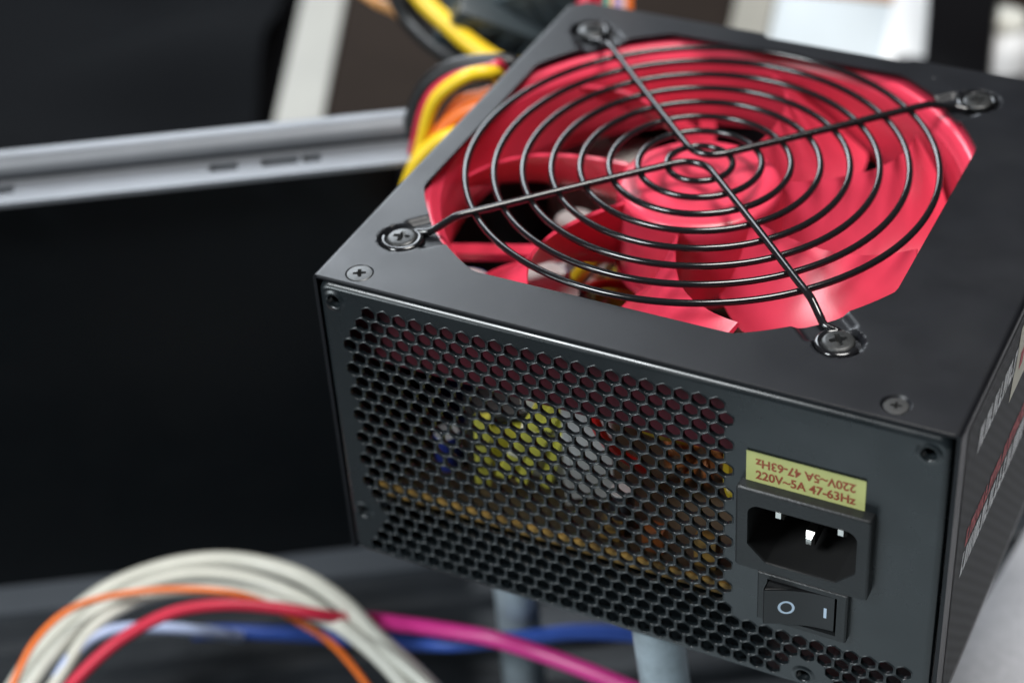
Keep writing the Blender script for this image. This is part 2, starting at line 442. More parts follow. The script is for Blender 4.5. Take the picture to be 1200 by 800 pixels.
# screws
def cross_loop(a, w):
    return [(a, -w), (a, w), (w * 1.25, w * 1.25), (w, a), (-w, a), (-w * 1.25, w * 1.25), (-a, w), (-a, -w), (-w * 1.25, -w * 1.25), (-w, -a), (w, -a), (w * 1.25, -w * 1.25)]
def screw_mesh(R, h, dome, cr, flat_head=False):
    """screw head, top at z=0 downwards"""
    mb = MB(); n = 40; ring = circ(0, 0, R * .78, n)
    cl = cross_loop(cr, cr * .26)
    V, F = sheet(ring, [cl], circ(0, 0, R * .6, 20))
    zz = lambda x, y: -dome * ((x * x + y * y) / (R * R))
    mb.add([(x, y, zz(x, y)) for x, y in V], F)
    prof = [(.78, -dome * .61), (.88, -dome * .8 - .03), (.95, -dome - .12), (.99, -dome - .35), (1.0, -dome - .6), (1.0, -h), (.9, -h - .15)] if not flat_head else \
           [(.78, -dome * .61), (.93, -dome * .9), (.99, -dome - .1), (.97, -dome - .3), (.7, -h)]
    for i in range(len(prof) - 1):
        strip(mb, [(x / .78 * prof[i][0], y / .78 * prof[i][0], prof[i][1]) for x, y in ring], [(x / .78 * prof[i + 1][0], y / .78 * prof[i + 1][0], prof[i + 1][1]) for x, y in ring])
    lo = [(x * .45, y * .45, -1.5) for x, y in cl]
    strip(mb, [(x, y, zz(x, y)) for x, y in cl][::-1], lo[::-1]); mb.add(lo, [tuple(range(len(lo)))])
    return mb
s0 = None
rots = [0.15, 1.2, 0.55, 0.35]
for k, (cx, cy, ux, uy) in enumerate(CORN):
    if s0 is None:
        s0 = screw_mesh(3.55, 1.5, .35, 2.0).build('grille_screw', M_SCREW, psu, loc=(cx, cy, ZT + .55), rot=(0.03, -0.04, rots[k]), angle=30)
    else: inst(s0, 'grille_screw', psu, (cx, cy, ZT + .55), (0.02 * k, -0.03, rots[k]))
s1 = screw_mesh(3.05, 1.3, .12, 1.5, True).build('cover_screw', M_SCREW, psu, loc=(*topscrews[0], ZT + .08), rot=(0, 0, .5), angle=30)
M_SCREW2 = mat('screw_dull_black', (0.05, 0.05, 0.05), 0.45, metal=0.5)
s2 = screw_mesh(2.6, 1.2, .12, 1.2, True).build('cover_screw', M_SCREW2, psu, loc=(*topscrews[1], ZT - .25), rot=(0, 0, .2), angle=30)

# fan grille: eight rings and two bent spokes
grille = empty('fan_grille', (FX, FY, ZT), psu)
ZRING = 0.9; WR = 0.82
for k in range(8):
    r = 7.8 + 6.9 * k; n = 40 + 12 * k
    mb = MB().tube([(r * math.cos(2 * PI * i / n), r * math.sin(2 * PI * i / n), ZRING) for i in range(n)], WR, 10, True)
    mb.build('ring', M_WIRE, grille, angle=80)
def spoke(sgn):
    # from one corner to the middle and out to the next corner; sgn -1 front wire, +1 back wire
    zs = ZRING + 1.42
    half = [(0.0, 2.2), (2.2, 2.55), (4.2, 3.7), (6.2, 5.6), (12, 11.4), (25, 24.6), (38, 38), (42.5, 42.5), (44.2, 44.2), (46.2, 46.2), (48.0, 48.0)]
    hz = [zs] * 7 + [zs - .05, zs - .7, zs - 1.9, zs - 2.6]
    pts = [(x, sgn * y, z) for (x, y), z in zip(half, hz)]
    # hook round the screw
    c = 52.5
    for i in range(0, 9):
        a = math.radians(225 + 25 - i * 30); rr = 4.25
        pts.append((c + rr * math.cos(a), sgn * (c + rr * math.sin(a)), -.75))
    leftp = [(-x, y, z) for x, y, z in pts[1:]][::-1]
    return spline(leftp + pts, 6)
for sgn in (-1, 1):
    MB().tube(spoke(sgn), WR + .08, 10).build('spoke', M_WIRE, grille, angle=80)

# fan
fan = empty('cooling_fan', (FX, FY, ZT), psu)
FZ = -2.6
fo = rrect(-63.6, 63.6, -66.5, 66.5, 5)
bore = []
for i in range(120):
    a = 2 * PI * i / 120; c, q = math.cos(a), math.sin(a); bore.append((c, q))
def brad(c, q, r): return min(r, 63.2 / max(abs(c), 1e-9))
def bl(r, z): return [(c * brad(c, q, r), q * brad(c, q, r), z) for c, q in bore]
V, F = sheet(fo, [[p[:2] for p in bl(65.2, 0)]])
mb = MB(); mb.add([(x, y, FZ) for x, y in V], F)
prof = [(65.2, FZ), (64.6, FZ - .3), (63.2, FZ - 2.6), (62.6, FZ - 3.4), (62.3, FZ - 7), (62.2, FZ - 20), (62.9, FZ - 24)]
for i in range(len(prof) - 1): strip(mb, bl(*prof[i]), bl(*prof[i + 1]))
strip(mb, [(x, y, FZ) for x, y in fo], [(x, y, FZ - 1.6) for x, y in fo])
mb.build('fan_frame', M_RED, fan, angle=40)
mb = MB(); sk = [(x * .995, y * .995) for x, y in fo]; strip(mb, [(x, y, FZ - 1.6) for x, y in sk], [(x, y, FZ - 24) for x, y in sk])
mb.build('shaded_frame_wall', mat('shaded_red_plastic', (0.085, 0.008, 0.017), 0.5, var=0.2, vscale=50), fan, angle=40)  # outer wall of the red frame, its shade painted in as darker red
mb = MB()
mb.lathe([(0.01, -4.05), (13, -4.05), (13.4, -4.0), (16.8, -4.0), (18.4, -4.25), (19.5, -4.9), (20.0, -6.2), (20.1, -9), (20.2, -24.5)], n=72, capb=False, capt=False)
mb.build('hub', M_RED, fan, angle=50)
mb = MB().lathe([(21, -27), (21, -25), (0.01, -25)], n=40, capb=True, capt=False)
for k in range(4):
    a = math.radians(20 + 90 * k); c, s = math.cos(a), math.sin(a); v = []
    for r in (20, 62.5):
        for w in (-2.2, 2.2):
            for z in (-27, -24.8): v.append((r * c - w * s, r * s + w * c, z))
    mb.add(v, [(0, 1, 3, 2), (4, 6, 7, 5), (0, 4, 5, 1), (2, 3, 7, 6), (0, 2, 6, 4), (1, 5, 7, 3)])
mb.build('motor_mount', M_RED, fan, smooth=False)
def blade_mesh():
    NT, NS = 14, 16; up = []; lo = []
    for i in range(NT + 1):
        t = i / NT; r = 19.5 + (60.8 - 19.5) * t
        au = np.interp(r, [19, 22, 30, 41, 45, 50, 56.3, 61], [-10, -9.5, -7, -2.5, 0, 3.5, 9, 13])
        al = np.interp(r, [19, 22, 30, 40, 50, 61], [-34, -34, -33, -29, -24, -16])
        for j in range(NS + 1):
            s = j / NS; a = math.radians(al + (au - al) * s)
            ztop = -4.3; zbot = np.interp(t, [0, .4, 1], [-23.5, -23.5, -22.5])
            z = zbot + (ztop - zbot) * (s ** 1.45)
            rr = r
            rr = r - 4.2 * t ** 4 * s ** 3 - (0.8 * (1 - s) ** 8 if i == NT else 0)
            p = np.array([rr * math.cos(a), rr * math.sin(a), z]); up.append(p)
            th = 1.7 * math.sin(PI * min(1, max(0, .12 + .76 * s))) ** .7
            tv = np.array([-math.sin(a), math.cos(a), 0]); slope = 0.7
            nn = np.array([0, 0, 1.0]) - tv * slope; nn /= np.linalg.norm(nn)
            lo.append(p - nn * th)
    n = NS + 1; off = len(up); f = []
    for i in range(NT):
        for j in range(NS):
            a, b, c, d = i * n + j, i * n + j + 1, (i + 1) * n + j + 1, (i + 1) * n + j
            f.append((a, d, c, b)); f.append((off + a, off + b, off + c, off + d))
    edge = [i * n for i in range(NT + 1)] + [NT * n + j for j in range(1, n)] + [i * n + n - 1 for i in range(NT - 1, -1, -1)] + [j for j in range(n - 2, 0, -1)]
    for k in range(len(edge)):
        a, b = edge[k], edge[(k + 1) % len(edge)]; f.append((b, a, off + a, off + b))
    return up + lo, f
bv, bf = blade_mesh(); b0 = None
for k in range(7):
    ang = math.radians(339 + k * 360 / 7)
    if b0 is None: b0 = obj('blade', bv, bf, M_RED, fan, rot=(0, 0, ang), angle=45)
    else: inst(b0, 'blade', fan, (0, 0, 0), (0, 0, ang))

# mains inlet
inlet = empty('power_inlet', (119.2, 0, 48.8), psu)
bz0, bz1, bx0, bx1 = -11.5, 11.5, -15.0, 15.0
outl = rrect(bx0, bx1, bz0, bz1, .6, 3)
cav = []
for cx, cz, a0 in ((12.2 - 2.6, 7.3 - 2.6, 0), (-12.2 + 2.6, 7.3 - 2.6, 90)):
    for i in range(6):
        t = math.radians(a0 + 90 * i / 5); cav.append((cx + 2.6 * math.cos(t), cz + 2.6 * math.sin(t)))
cav += [(-12.2, -4.0), (-11.9, -4.5), (-8.2, -8.2), (-7.6, -8.5), (7.6, -8.5), (8.2, -8.2), (11.9, -4.5), (12.2, -4.0)]
def sc(L, k, y): return [(x * k, y, z * k) for x, z in L]
V, F = sheet([(x * .965, z * .955) for x, z in outl], [cav])
mb = MB(); mb.add([(x, -3.0, z) for x, z in V], [f[::-1] for f in F])
strip(mb, [(x * .965, -3.0, z * .955) for x, z in outl], [(x * .985, -2.85, z * .98) for x, z in outl])
strip(mb, [(x * .985, -2.85, z * .98) for x, z in outl], [(x, -2.5, z) for x, z in outl])
strip(mb, [(x, -2.5, z) for x, z in outl], [(x * 1.0, 0.05, z * 1.0) for x, z in outl])
strip(mb, sc(cav, 1, -3.0), sc(cav, .985, -2.6))
mb.build('socket_housing', M_BLACKP, inlet, angle=30)
mb = MB(); strip(mb, sc(cav, .985, -2.6), sc(cav, .985, 15)); mb.add(sc(cav, .985, 15), [tuple(range(len(cav)))])
mb.build('socket_cavity', M_DARK, inlet, angle=30)  # inside of the housing, same plastic painted darker for shade
p0 = None
for x, z in ((-7, 1.5), (7, 1.5), (0, -3.6)):
    if p0 is None:
        mb = MB(); prof = [(1.0, 2.0, 15), (1.0, 2.0, 3.3), (.6, .8, 2.0)]
        loops = [[(-w, y, -h), (w, y, -h), (w, y, h), (-w, y, h)] for w, h, y in prof]
        strip(mb, loops[0], loops[1]); strip(mb, loops[1], loops[2]); mb.add(loops[2], [(0, 1, 2, 3)])
        p0 = mb.build('contact_pin', M_BRASS, inlet, loc=(x, 0, z), smooth=False)
    else: inst(p0, 'contact_pin', inlet, (x, 0, z))

# rocker switch
sw = empty('power_switch', (119.45, 0, 29.0), psu)
V, F = sheet([(-9.95, -6.9), (9.95, -6.9), (9.95, 6.9), (-9.95, 6.9)], [[(-8.0, -5.7), (8.0, -5.7), (8.0, 5.7), (-8.0, 5.7)]])
mb = MB(); mb.add([(x, -1.9, z) for x, z in V], [f[::-1] for f in F])
q = [(-9.95, -6.9), (9.95, -6.9), (9.95, 6.9), (-9.95, 6.9)]; q2 = [(-10.3, -7.2), (10.3, -7.2), (10.3, 7.2), (-10.3, 7.2)]; q3 = [(-8.0, -5.7), (8.0, -5.7), (8.0, 5.7), (-8.0, 5.7)]
strip(mb, [(x, -1.9, z) for x, z in q], [(x, -1.5, z) for x, z in q2]); strip(mb, [(x, -1.5, z) for x, z in q2], [(x, .05, z) for x, z in q2])
strip(mb, [(x, -1.9, z) for x, z in q3], [(x, 6, z) for x, z in q3])
mb.build('switch_bezel', M_BLACKP, sw, angle=20)
def rock_y(x): return -1.3 - 3.6 * ((7.5 - x) / 15) ** 1.0 + 0.9 * math.sin(PI * (x + 7.5) / 15)
mb = MB(); nx = 18; loopA = []
xs = np.linspace(-7.5, 7.3, nx); hz = 5.35
fr = [(x, rock_y(x), -hz + .3) for x in xs] + [(x, rock_y(x), hz - .3) for x in xs]
mb.add(fr, [(i, i + 1, nx + i + 1, nx + i) for i in range(nx - 1)])
for sg in (-1, 1):
    e0 = [(x, rock_y(x), sg * (hz - .3)) for x in xs]; e1 = [(x, rock_y(x) + .12, sg * (hz - .08)) for x in xs]; e2 = [(x, rock_y(x) + .4, sg * hz) for x in xs]; e3 = [(x, 5, sg * hz) for x in xs]
    strip(mb, e0, e1, False); strip(mb, e1, e2, False); strip(mb, e2, e3, False)
yl = rock_y(-7.5)
L = [(-7.5, yl, -hz + .3), (-7.5, yl, hz - .3)]; L2 = [(-7.78, yl + .25, -hz + .1), (-7.78, yl + .25, hz - .1)]; L3 = [(-7.8, 5, -hz), (-7.8, 5, hz)]
mb.add(L + L2 + L3, [(0, 1, 3, 2), (2, 3, 5, 4)])
yr = rock_y(7.3); mb.add([(7.3, yr, -hz), (7.3, yr, hz), (7.4, 5, -hz), (7.4, 5, hz)], [(0, 1, 3, 2)])
rocker = mb.build('rocker', M_ROCK, sw, angle=40)
mb = MB(); n = 36
o1 = [(-3.0 + 1.75 * math.cos(2 * PI * i / n), 1.95 * math.sin(2 * PI * i / n)) for i in range(n)]
o2 = [(-3.0 + 1.2 * math.cos(2 * PI * i / n), 1.4 * math.sin(2 * PI * i / n)) for i in range(n)]
strip(mb, [(x, rock_y(x) - .05, z) for x, z in o1], [(x, rock_y(x) - .05, z) for x, z in o2])
mb.build('off_mark', M_PRINTB, rocker, smooth=False)
mb = MB(); bar = [(5.0, -1.5), (5.65, -1.5), (5.65, 1.5), (5.0, 1.5)]
mb.add([(x, rock_y(x) - .06, z) for x, z in bar], [(0, 1, 2, 3)]); mb.build('on_mark', M_PRINTB, rocker, smooth=False)

# rating label with two printed lines
def text_mesh(body, size, bold=0.0, shear=0.0):
    cu = bpy.data.curves.new('t', 'FONT'); cu.body = body; cu.size = size; cu.offset = bold; cu.align_x = 'CENTER'; cu.align_y = 'CENTER'; cu.shear = shear
    cu.resolution_u = 4
    o = bpy.data.objects.new('t', cu); COL.objects.link(o)
    dg = bpy.context.evaluated_depsgraph_get(); me = bpy.data.meshes.new_from_object(o.evaluated_get(dg))
    v = [q.co[:] for q in me.vertices]; f = [list(p.vertices) for p in me.polygons]
    bpy.data.objects.remove(o); bpy.data.curves.remove(cu); bpy.data.meshes.remove(me)
    return np.array(v), f
mb = MB(); nx = 14; rows = []
for z, y in ((-4.45, -.12), (-4.0, -.13), (3.4, -.14), (4.2, -.2), (4.65, -.38)):
    rows.append([(x, y, z) for x in np.linspace(-13.1, 13.1, nx)])
for i in range(4): strip(mb, rows[i], rows[i + 1], False)
label = mb.build('rating_label', M_LABEL, psu, loc=(118.6, 0, 64.1), angle=70)
for k, (zc, rot) in enumerate(((-1.75, 0), (1.75, PI))):
    v, f = text_mesh('220V~5A 47-63Hz', 3.2, 0.08)
    w = v[:, 0].max() - v[:, 0].min(); v[:, 0] *= 22.0 / w; v[:, 1] *= 1.0
    c, s = math.cos(rot), math.sin(rot)
    obj('printed_text', [(c * x - s * y, -.20, zc + s * x + c * y) for x, y, _ in v], f, M_INK, label, smooth=False)

# stickers on the right-hand side
def carbon():
    M = bpy.data.materials.new('carbon_pattern_film'); M.use_nodes = True; nt = M.node_tree; b = nt.nodes['Principled BSDF']
    tc = nt.nodes.new('ShaderNodeTexCoord'); w = nt.nodes.new('ShaderNodeTexWave'); w.wave_type = 'BANDS'; w.bands_direction = 'DIAGONAL'
    w.inputs['Scale'].default_value = 170; w.inputs['Distortion'].default_value = 0.6
    nt.links.new(tc.outputs['Object'], w.inputs['Vector'])
    r = nt.nodes.new('ShaderNodeValToRGB'); r.color_ramp.elements[0].color = (0.004, 0.0045, 0.005, 1); r.color_ramp.elements[1].color = (0.022, 0.026, 0.029, 1)
    nt.links.new(w.outputs['Fac'], r.inputs['Fac']); nt.links.new(r.outputs['Color'], b.inputs['Base Color'])
    b.inputs['Roughness'].default_value = 0.5; b.inputs['Specular IOR Level'].default_value = 0.1
    return M
XS = XR + .12
mb = MB(); mb.add([(XS, 6, 4), (XS, 134, 4), (XS, 134, 83), (XS, 6, 83)], [(0, 1, 2, 3)])
film = mb.build('carbon_film', carbon(), psu, smooth=False)
def marks(name, y0, y1, z0, h, m, seed):
    rnd = random.Random(seed); mb = MB(); y = y0
    while y < y1:
        w = rnd.uniform(1.6, 3.0); k = rnd.choice((0, 1, 2, 3))
        parts = [(0, 1.1, 0, 1)]
        if k in (0, 1): parts.append((w - .9, w + .1, 0, 1))
        if k in (0, 2): parts.append((1.1, w - .9, .72, 1))
        if k in (1, 2, 3): parts.append((1.1, w - .1, 0, .28))
        if k == 3: parts.append((.7, w - .8, .42, .6))
        for a, b_, c, d in parts:
            sh = .25 * h
            mb.add([(XS + .1, y + a + c * sh, z0 + c * h), (XS + .1, y + b_ + c * sh, z0 + c * h), (XS + .1, y + b_ + d * sh, z0 + d * h), (XS + .1, y + a + d * sh, z0 + d * h)], [(0, 1, 2, 3)])
        y += w + .5
    mb.build(name, m, film, smooth=False)
marks('white_print', 15, 44, 69.8, 6.0, M_WPRINT, 3)
marks('red_print', 13, 60, 45.2, 4.4, M_RPRINT, 5)
marks('white_print', 11, 60, 38, 6.0, M_WPRINT, 8)
mb = MB(); mb.add([(XS + .1, 42, 63), (XS + .1, 75, 63), (XS + .1, 75, 80), (XS + .1, 47, 80)], [(0, 1, 2, 3)])
st = mb.build('cream_sticker', M_CREAM, film, smooth=False)
mb = MB()
for k in range(4): mb.add([(XS + .2, 48 + k * 5, 68), (XS + .2, 51 + k * 5, 68), (XS + .2, 52 + k * 5, 72), (XS + .2, 49 + k * 5, 72)], [(0, 1, 2, 3)])
mb.build('sticker_print', M_RPRINT, st, smooth=False)

# inside the box
pcb = MB().box(5, 104, 4.5, 134, 20.4, 22, 0).build('circuit_board', mat('dark_circuit_board', (0.035, 0.022, 0.010), 0.5, var=0.3, vscale=150), psu, smooth=False)
MB().box(8, 103, 3.0, 4.4, 20.6, 24.2, .2).build('board_edge', M_PCB, pcb)
tr = empty('transformer', (36, 24, 22), psu); tr.rotation_euler = (0, 0, math.radians(32))
MB().box(-9, 9, -5, 7, 0, 17, 1.4).build('winding', M_LIME, tr)
MB().box(-11, -9.2, -5, 6, 0, 19, .5).box(9.2, 11, -5, 6, 0, 19, .5).box(-9.1, 9.1, -5, 6, 17.2, 20, .4).build('ferrite_core', M_CORE, tr)
for k, (x, y, z, ty, hh, ww) in enumerate(((32.5, 14, 22, .05, 22, 2.0), (37.5, 15, 26, .45, 27, 1.9), (41.5, 17, 24, .38, 31, 1.6), (46.5, 20, 22, .25, 30, 1.5))):
    t = MB().box(-ww, ww, -1.2, 1.2, 0, hh, .8).build('coil_strap', M_LIME, psu, loc=(x, y, z), rot=(0, ty, .5 - k * .2))
    for q in (hh * .3, hh * .62): MB().box(-ww - .15, ww + .15, -1.35, 1.35, q, q + .9, .2).build('strap_band', M_WHITEP if k % 2 else M_CORE, t)
MB().box(40, 52, 22, 24, 22, 47, .3).build('shield_plate', M_ALU, psu)
sink = empty('heat_sink', (56, 16, 22), psu); sink.rotation_euler = (0, 0, math.radians(24))
MB().box(-2, -0.4, 0, 50, 0, 33).build('sink_plate', M_ALU, sink, smooth=False)
for k in range(7): MB().box(-0.3, 9.5, k * 5.6, k * 5.6 + 1.4, 2, 31 - (k % 3) * 3).build('sink_fin', M_ALU, sink, smooth=False)
coil = MB()
for k in range(9):
    a = 2 * PI * k / 9; c, q = math.cos(a), math.sin(a)
    coil.tube([(6.0 * c + 3.2 * math.cos(t) * c, 3.2 * math.sin(t), 6.0 * q + 3.2 * math.cos(t) * q) for t in np.linspace(0, 2 * PI, 15)[:-1]], 0.9, 8, True)
coil.build('choke_coil', mat('copper_winding', (0.30, 0.11, 0.03), 0.45, metal=0.3), psu, loc=(82, 34, 33), rot=(0, 0, .3))
mb = MB().box(88, 90.5, 50, 120, 22, 56)
for k in range(7): mb.box(80, 88, 50 + k * 10, 51.8 + k * 10, 24, 54)
mb.build('heat_sink', M_ALU, psu, smooth=False)
def cap(x, y, r, h, m, z=22):
    mb = MB().lathe([(r, 0), (r, .8), (r * .93, 1.6), (r, 2.4), (r, h - .8), (r * .94, h)], n=28)
    c = mb.build('capacitor', m, psu, loc=(x, y, z), angle=40)
    MB().lathe([(r * .9, h + .03), (r * .88, h + .25)], n=28).build('capacitor_top', M_ALU, c)
cap(21, 18, 3.4, 10, M_BLUE); cap(15, 42, 9, 36, M_BLUE); cap(34, 50, 9, 34, M_BLK); cap(70, 13, 3.0, 12, M_BLK); cap(92, 66, 5, 20, M_BLK); cap(97, 52, 4, 17, M_BLK); cap(22, 92, 6, 26, M_BLK); cap(38, 100, 6, 26, M_BLUE)
mb = MB().box(66, 86, 62, 78, 22, 40, 1.0); t2 = mb.build('transformer', M_LIME, psu); MB().box(64, 88, 65, 75, 23, 43, .5).build('ferrite_core', M_CORE, t2)
M_BRNC = mat('brown_component', (0.20, 0.06, 0.015), 0.4)
for k, x in enumerate((66, 77, 90)): MB().box(x, x + 5.5, 8.0, 11.5, 22, 27 + (k % 3) * 2.0, .5).build('film_capacitor', M_BRNC if k % 2 else M_PCB, psu)
p = at_z(700, 172, 50); MB().box(p[0] - 14, p[0] + 14, p[1] - 6, p[1] + 10, 22, 50, 1.5).build('white_terminal_block', M_WHITEP, psu)
p = at_z(632, 330, 50); cap(p[0], p[1] + 3, 6.5, 28, M_BLUE)
p = at_z(690, 322, 48); mb = MB()
for k in range(4): mb.box(p[0] - 9 + k * 5, p[0] - 7.6 + k * 5, p[1] - 6, p[1] + 10, 22, 48 - (k % 2) * 3)
mb.build('heat_sink', M_ALU, psu, smooth=False)
p = at_z(725, 335, 46); MB().box(p[0] - 5, p[0] + 5, p[1] - 5, p[1] + 8, 22, 46, 1).build('winding', M_LIME, psu)
wires_in = [((0.75, 0.55, 0.02), [(58, 40, 58), (66, 24, 60), (71, 14, 58), (76, 18, 50), (80, 40, 30)]), ((0.6, 0.015, 0.015), [(52, 44, 57), (58, 20, 58), (64, 12, 55), (66, 16, 44), (70, 26, 30)]),
            ((0.8, 0.22, 0.02), [(30, 66, 40), (36, 76, 50), (46, 80, 52), (58, 88, 44), (60, 120, 40)]), ((0.75, 0.55, 0.02), [(26, 62, 38), (36, 70, 52), (48, 74, 54), (60, 80, 46), (66, 120, 40)]), ((0.6, 0.015, 0.015), [(28, 58, 40), (38, 66, 48), (50, 68, 50), (62, 76, 40), (70, 120, 36)]),
            ((0.72, 0.7, 0.62), [(20, 76, 44), (34, 86, 54), (50, 90, 55), (64, 96, 46), (74, 120, 40)]), ((0.45, 0.33, 0.02), [(92, 26, 50), (97, 12, 46), (100, 11, 42), (100.5, 13, 34), (100, 30, 24)])]
for k, (c, P) in enumerate(wires_in): MB().tube(spline(P, 6), 1.3, 8).build('internal_wire', mat('wire_%d_%d_%d' % tuple(int(100 * q) for q in c), c, 0.35), psu)

# ------------------------------------------------------------------ supports below the box
M_TUBE = mat('galvanised_tube', (0.34, 0.40, 0.44), 0.4, metal=0.3, var=0.18, vscale=120, rough_var=0.08, bump=0.2, bscale=500)
def post(name, top, bot, r, label):
    top = np.array(top); bot = np.array(bot); mb = MB().tube([bot - bot, (top - bot) * .5, top - bot], r, 28)
    o = mb.build(name, M_TUBE, None, loc=bot, angle=50); tag(o, label, 'tube', 'steel tubes under the power supply'); return o
pt = at_z(757, 742, 1.2) + np.array([0, 6, 0]); post('steel_tube', (pt[0], pt[1], 1.2), (pt[0] + 9, pt[1] + 2, ZF), 6.2, 'galvanised steel tube standing right under the vented front of the power supply')
pt = at_depth(612, 760, 582); post('steel_tube', (pt[0] - 1, pt[1], 1.2), (pt[0], pt[1], ZF), 6.4, 'blurred steel tube farther back, crossed by the blue and magenta wires')

# pale plate at lower right
M_PLATE = mat('pale_grey_foam', (0.42, 0.42, 0.44), 0.85, spec=0.1, var=0.1, vscale=400, bump=0.5, bscale=500)
mb = MB().box(0, 260, 0, 330, 0, 36, 2.0)
o = mb.build('foam_block', M_PLATE, None, loc=(131, 70, ZF), rot=(0, 0, math.radians(-6))); tag(o, 'pale grey foam block lying low at the right side of the power supply', 'foam block')

mb = MB(); mb.box(0, 330, 0, 290, 0, 1.0, .3)
o = mb.build('bounce_sheet', mat('bounce_pale_grey', (0.36, 0.42, 0.45), 0.7, var=0.03, vscale=40), None, loc=(20, -262, ZF + 3.1), rot=(0, 0, math.radians(3)))  # added out of view to bounce light onto the front panel
tag(o, 'added unseen pale grey bounce sheet lying flat in front of the power supply', 'reflector')

# ------------------------------------------------------------------ loose wires in the lower left
def wire(name, pts, r, color, label, cat='wire', group=None, rough=0.38):
    P = spline(pts, 8); base = P[0]
    o = MB().tube([p - base for p in P], r, 12).build(name, mat('%s_insulation' % name, color, rough, var=0.06, vscale=100), None, loc=base, angle=80)
    return tag(o, label, cat, group)
G1 = 'front panel wires looped on the case floor'
def dp(L): return [at_depth(u, v, d * 1.06) for u, v, d in L]
def dn(L): return [at_depth(u, v, d * 1.06 if u < 420 else d * (1.06 - .06 * min(1, (u - 420) / 120))) for u, v, d in L]
WH = (0.52, 0.52, 0.46)
wire('white_wire', dp([(-10, 850, 520), (40, 770, 525), (110, 700, 535), (190, 665, 545), (270, 656, 550), (345, 672, 545), (400, 705, 535), (440, 745, 525), (490, 790, 515), (530, 830, 510)]), 2.6, WH, 'topmost white wire of the looped bundle at the lower left', group=G1)
wire('white_wire', dp([(0, 860, 515), (55, 775, 520), (120, 712, 530), (200, 676, 540), (280, 676, 545), (350, 700, 540), (395, 730, 530), (440, 765, 520), (480, 810, 512), (500, 850, 505)]), 2.4, WH, 'lower white wire of the looped bundle, running just under the topmost one', group=G1)
wire('white_wire', dp([(30, 850, 510), (65, 800, 515), (110, 735, 522), (170, 700, 530), (240, 690, 536), (310, 700, 538), (370, 722, 532), (430, 750, 524), (465, 772, 516), (520, 820, 508)]), 1.9, WH, 'thin white wire curving inside the looped white bundle', group=G1)
wire('orange_wire', dp([(0, 840, 506), (18, 795, 508), (42, 750, 511), (80, 715, 516), (130, 698, 522), (200, 690, 527), (270, 694, 530), (310, 706, 536), (350, 728, 545), (385, 750, 540), (415, 782, 528), (450, 830, 518)]), 1.0, (0.75, 0.16, 0.02), 'orange wire edging the underside of the looped white bundle', group=G1)
wire('red_wire', dp([(55, 840, 505), (90, 795, 510), (140, 750, 516), (200, 718, 520), (260, 708, 522), (320, 711, 524), (370, 719, 526), (415, 726, 533), (450, 730, 542)]), 1.8, (0.50, 0.02, 0.05), 'dark red wire arching under the looped white bundle', group=G1)
wire('magenta_wire', dn([(400, 722, 546), (450, 728, 546), (510, 736, 546), (570, 746, 544), (630, 764, 540), (690, 786, 534), (760, 815, 528)]), 2.4, (0.55, 0.03, 0.22), 'magenta wire running right below the vented front', group=G1)
wire('blue_wire', dn([(225, 741, 552), (280, 740, 554), (340, 742, 556), (420, 748, 560), (520, 754, 562), (600, 748, 564), (680, 740, 566), (760, 744, 566)]), 2.4, (0.04, 0.10, 0.42), 'blue wire crossing low from the white loop to the steel tubes', group=G1)
wire('pale_blue_wire', dp([(40, 850, 512), (70, 790, 516), (98, 754, 520), (132, 738, 524), (180, 735, 530), (235, 739, 538), (280, 745, 552)]), 1.8, (0.42, 0.50, 0.72), 'pale blue wire bending at the far lower left', group=G1)

# ------------------------------------------------------------------ leads behind the left side
G2 = 'supply leads behind the box'
YEL = (0.78, 0.52, 0.015); BLKW = (0.012, 0.012, 0.013)
def yp(L):
    out = []
    for u, v, y in L:
        p = at_y(u, v, y - (28 if y < 150 else 10))
        if p[1] < 143 and p[2] < 90: p[0] = min(p[0], -6.0)
        out.append(p)
    return out
wire('yellow_wire', yp([(470, 330, 128), (478, 240, 126), (494, 170, 124), (510, 118, 124), (545, 90, 126), (590, 88, 130), (640, 100, 134), (700, 140, 138)]), 1.9, YEL, 'yellow lead looping high beside the left cover edge', group=G2)
wire('yellow_wire', yp([(455, 300, 118), (482, 205, 118), (505, 172, 120), (530, 158, 122), (565, 150, 126), (620, 160, 130)]), 2.2, YEL, 'short yellow lead lowest against the left cover edge', group=G2)
wire('orange_wire', yp([(475, 300, 124), (498, 190, 124), (520, 150, 125), (548, 130, 127), (590, 125, 130), (650, 150, 134)]), 2.2, (0.80, 0.17, 0.02), 'orange lead between the two yellow leads', group=G2)
wire('orange_wire', yp([(480, 300, 128), (508, 180, 128), (535, 125, 129), (565, 112, 130), (610, 115, 133), (660, 150, 136)]), 1.9, (0.80, 0.25, 0.03), 'lighter orange lead inside the high yellow loop', group=G2)
wire('red_wire', yp([(455, 320, 130), (484, 180, 128), (500, 120, 128), (530, 92, 130), (575, 80, 132), (620, 84, 136), (700, 130, 140)]), 1.5, (0.55, 0.03, 0.02), 'red lead hugging the outer yellow loop', group=G2)
wire('black_wire', yp([(462, 340, 136), (474, 220, 136), (480, 150, 136), (500, 100, 137), (540, 76, 139), (600, 74, 142), (680, 110, 146)]), 2.2, BLKW, 'black lead outermost of the loop behind the left cover edge', group=G2)
wire('yellow_wire', yp([(480, -20, 170), (500, 5, 168), (525, 28, 166), (552, 52, 163), (590, 76, 160), (640, 88, 156), (700, 120, 150)]), 3.0, YEL, 'thick yellow lead running up to the top edge of the picture', group=G2)
wire('black_wire', yp([(455, -30, 174), (478, 18, 172), (505, 48, 169), (540, 72, 166), (590, 92, 162), (660, 130, 156)]), 3.4, BLKW, 'thick black lead beside the yellow one at the top edge', group=G2)
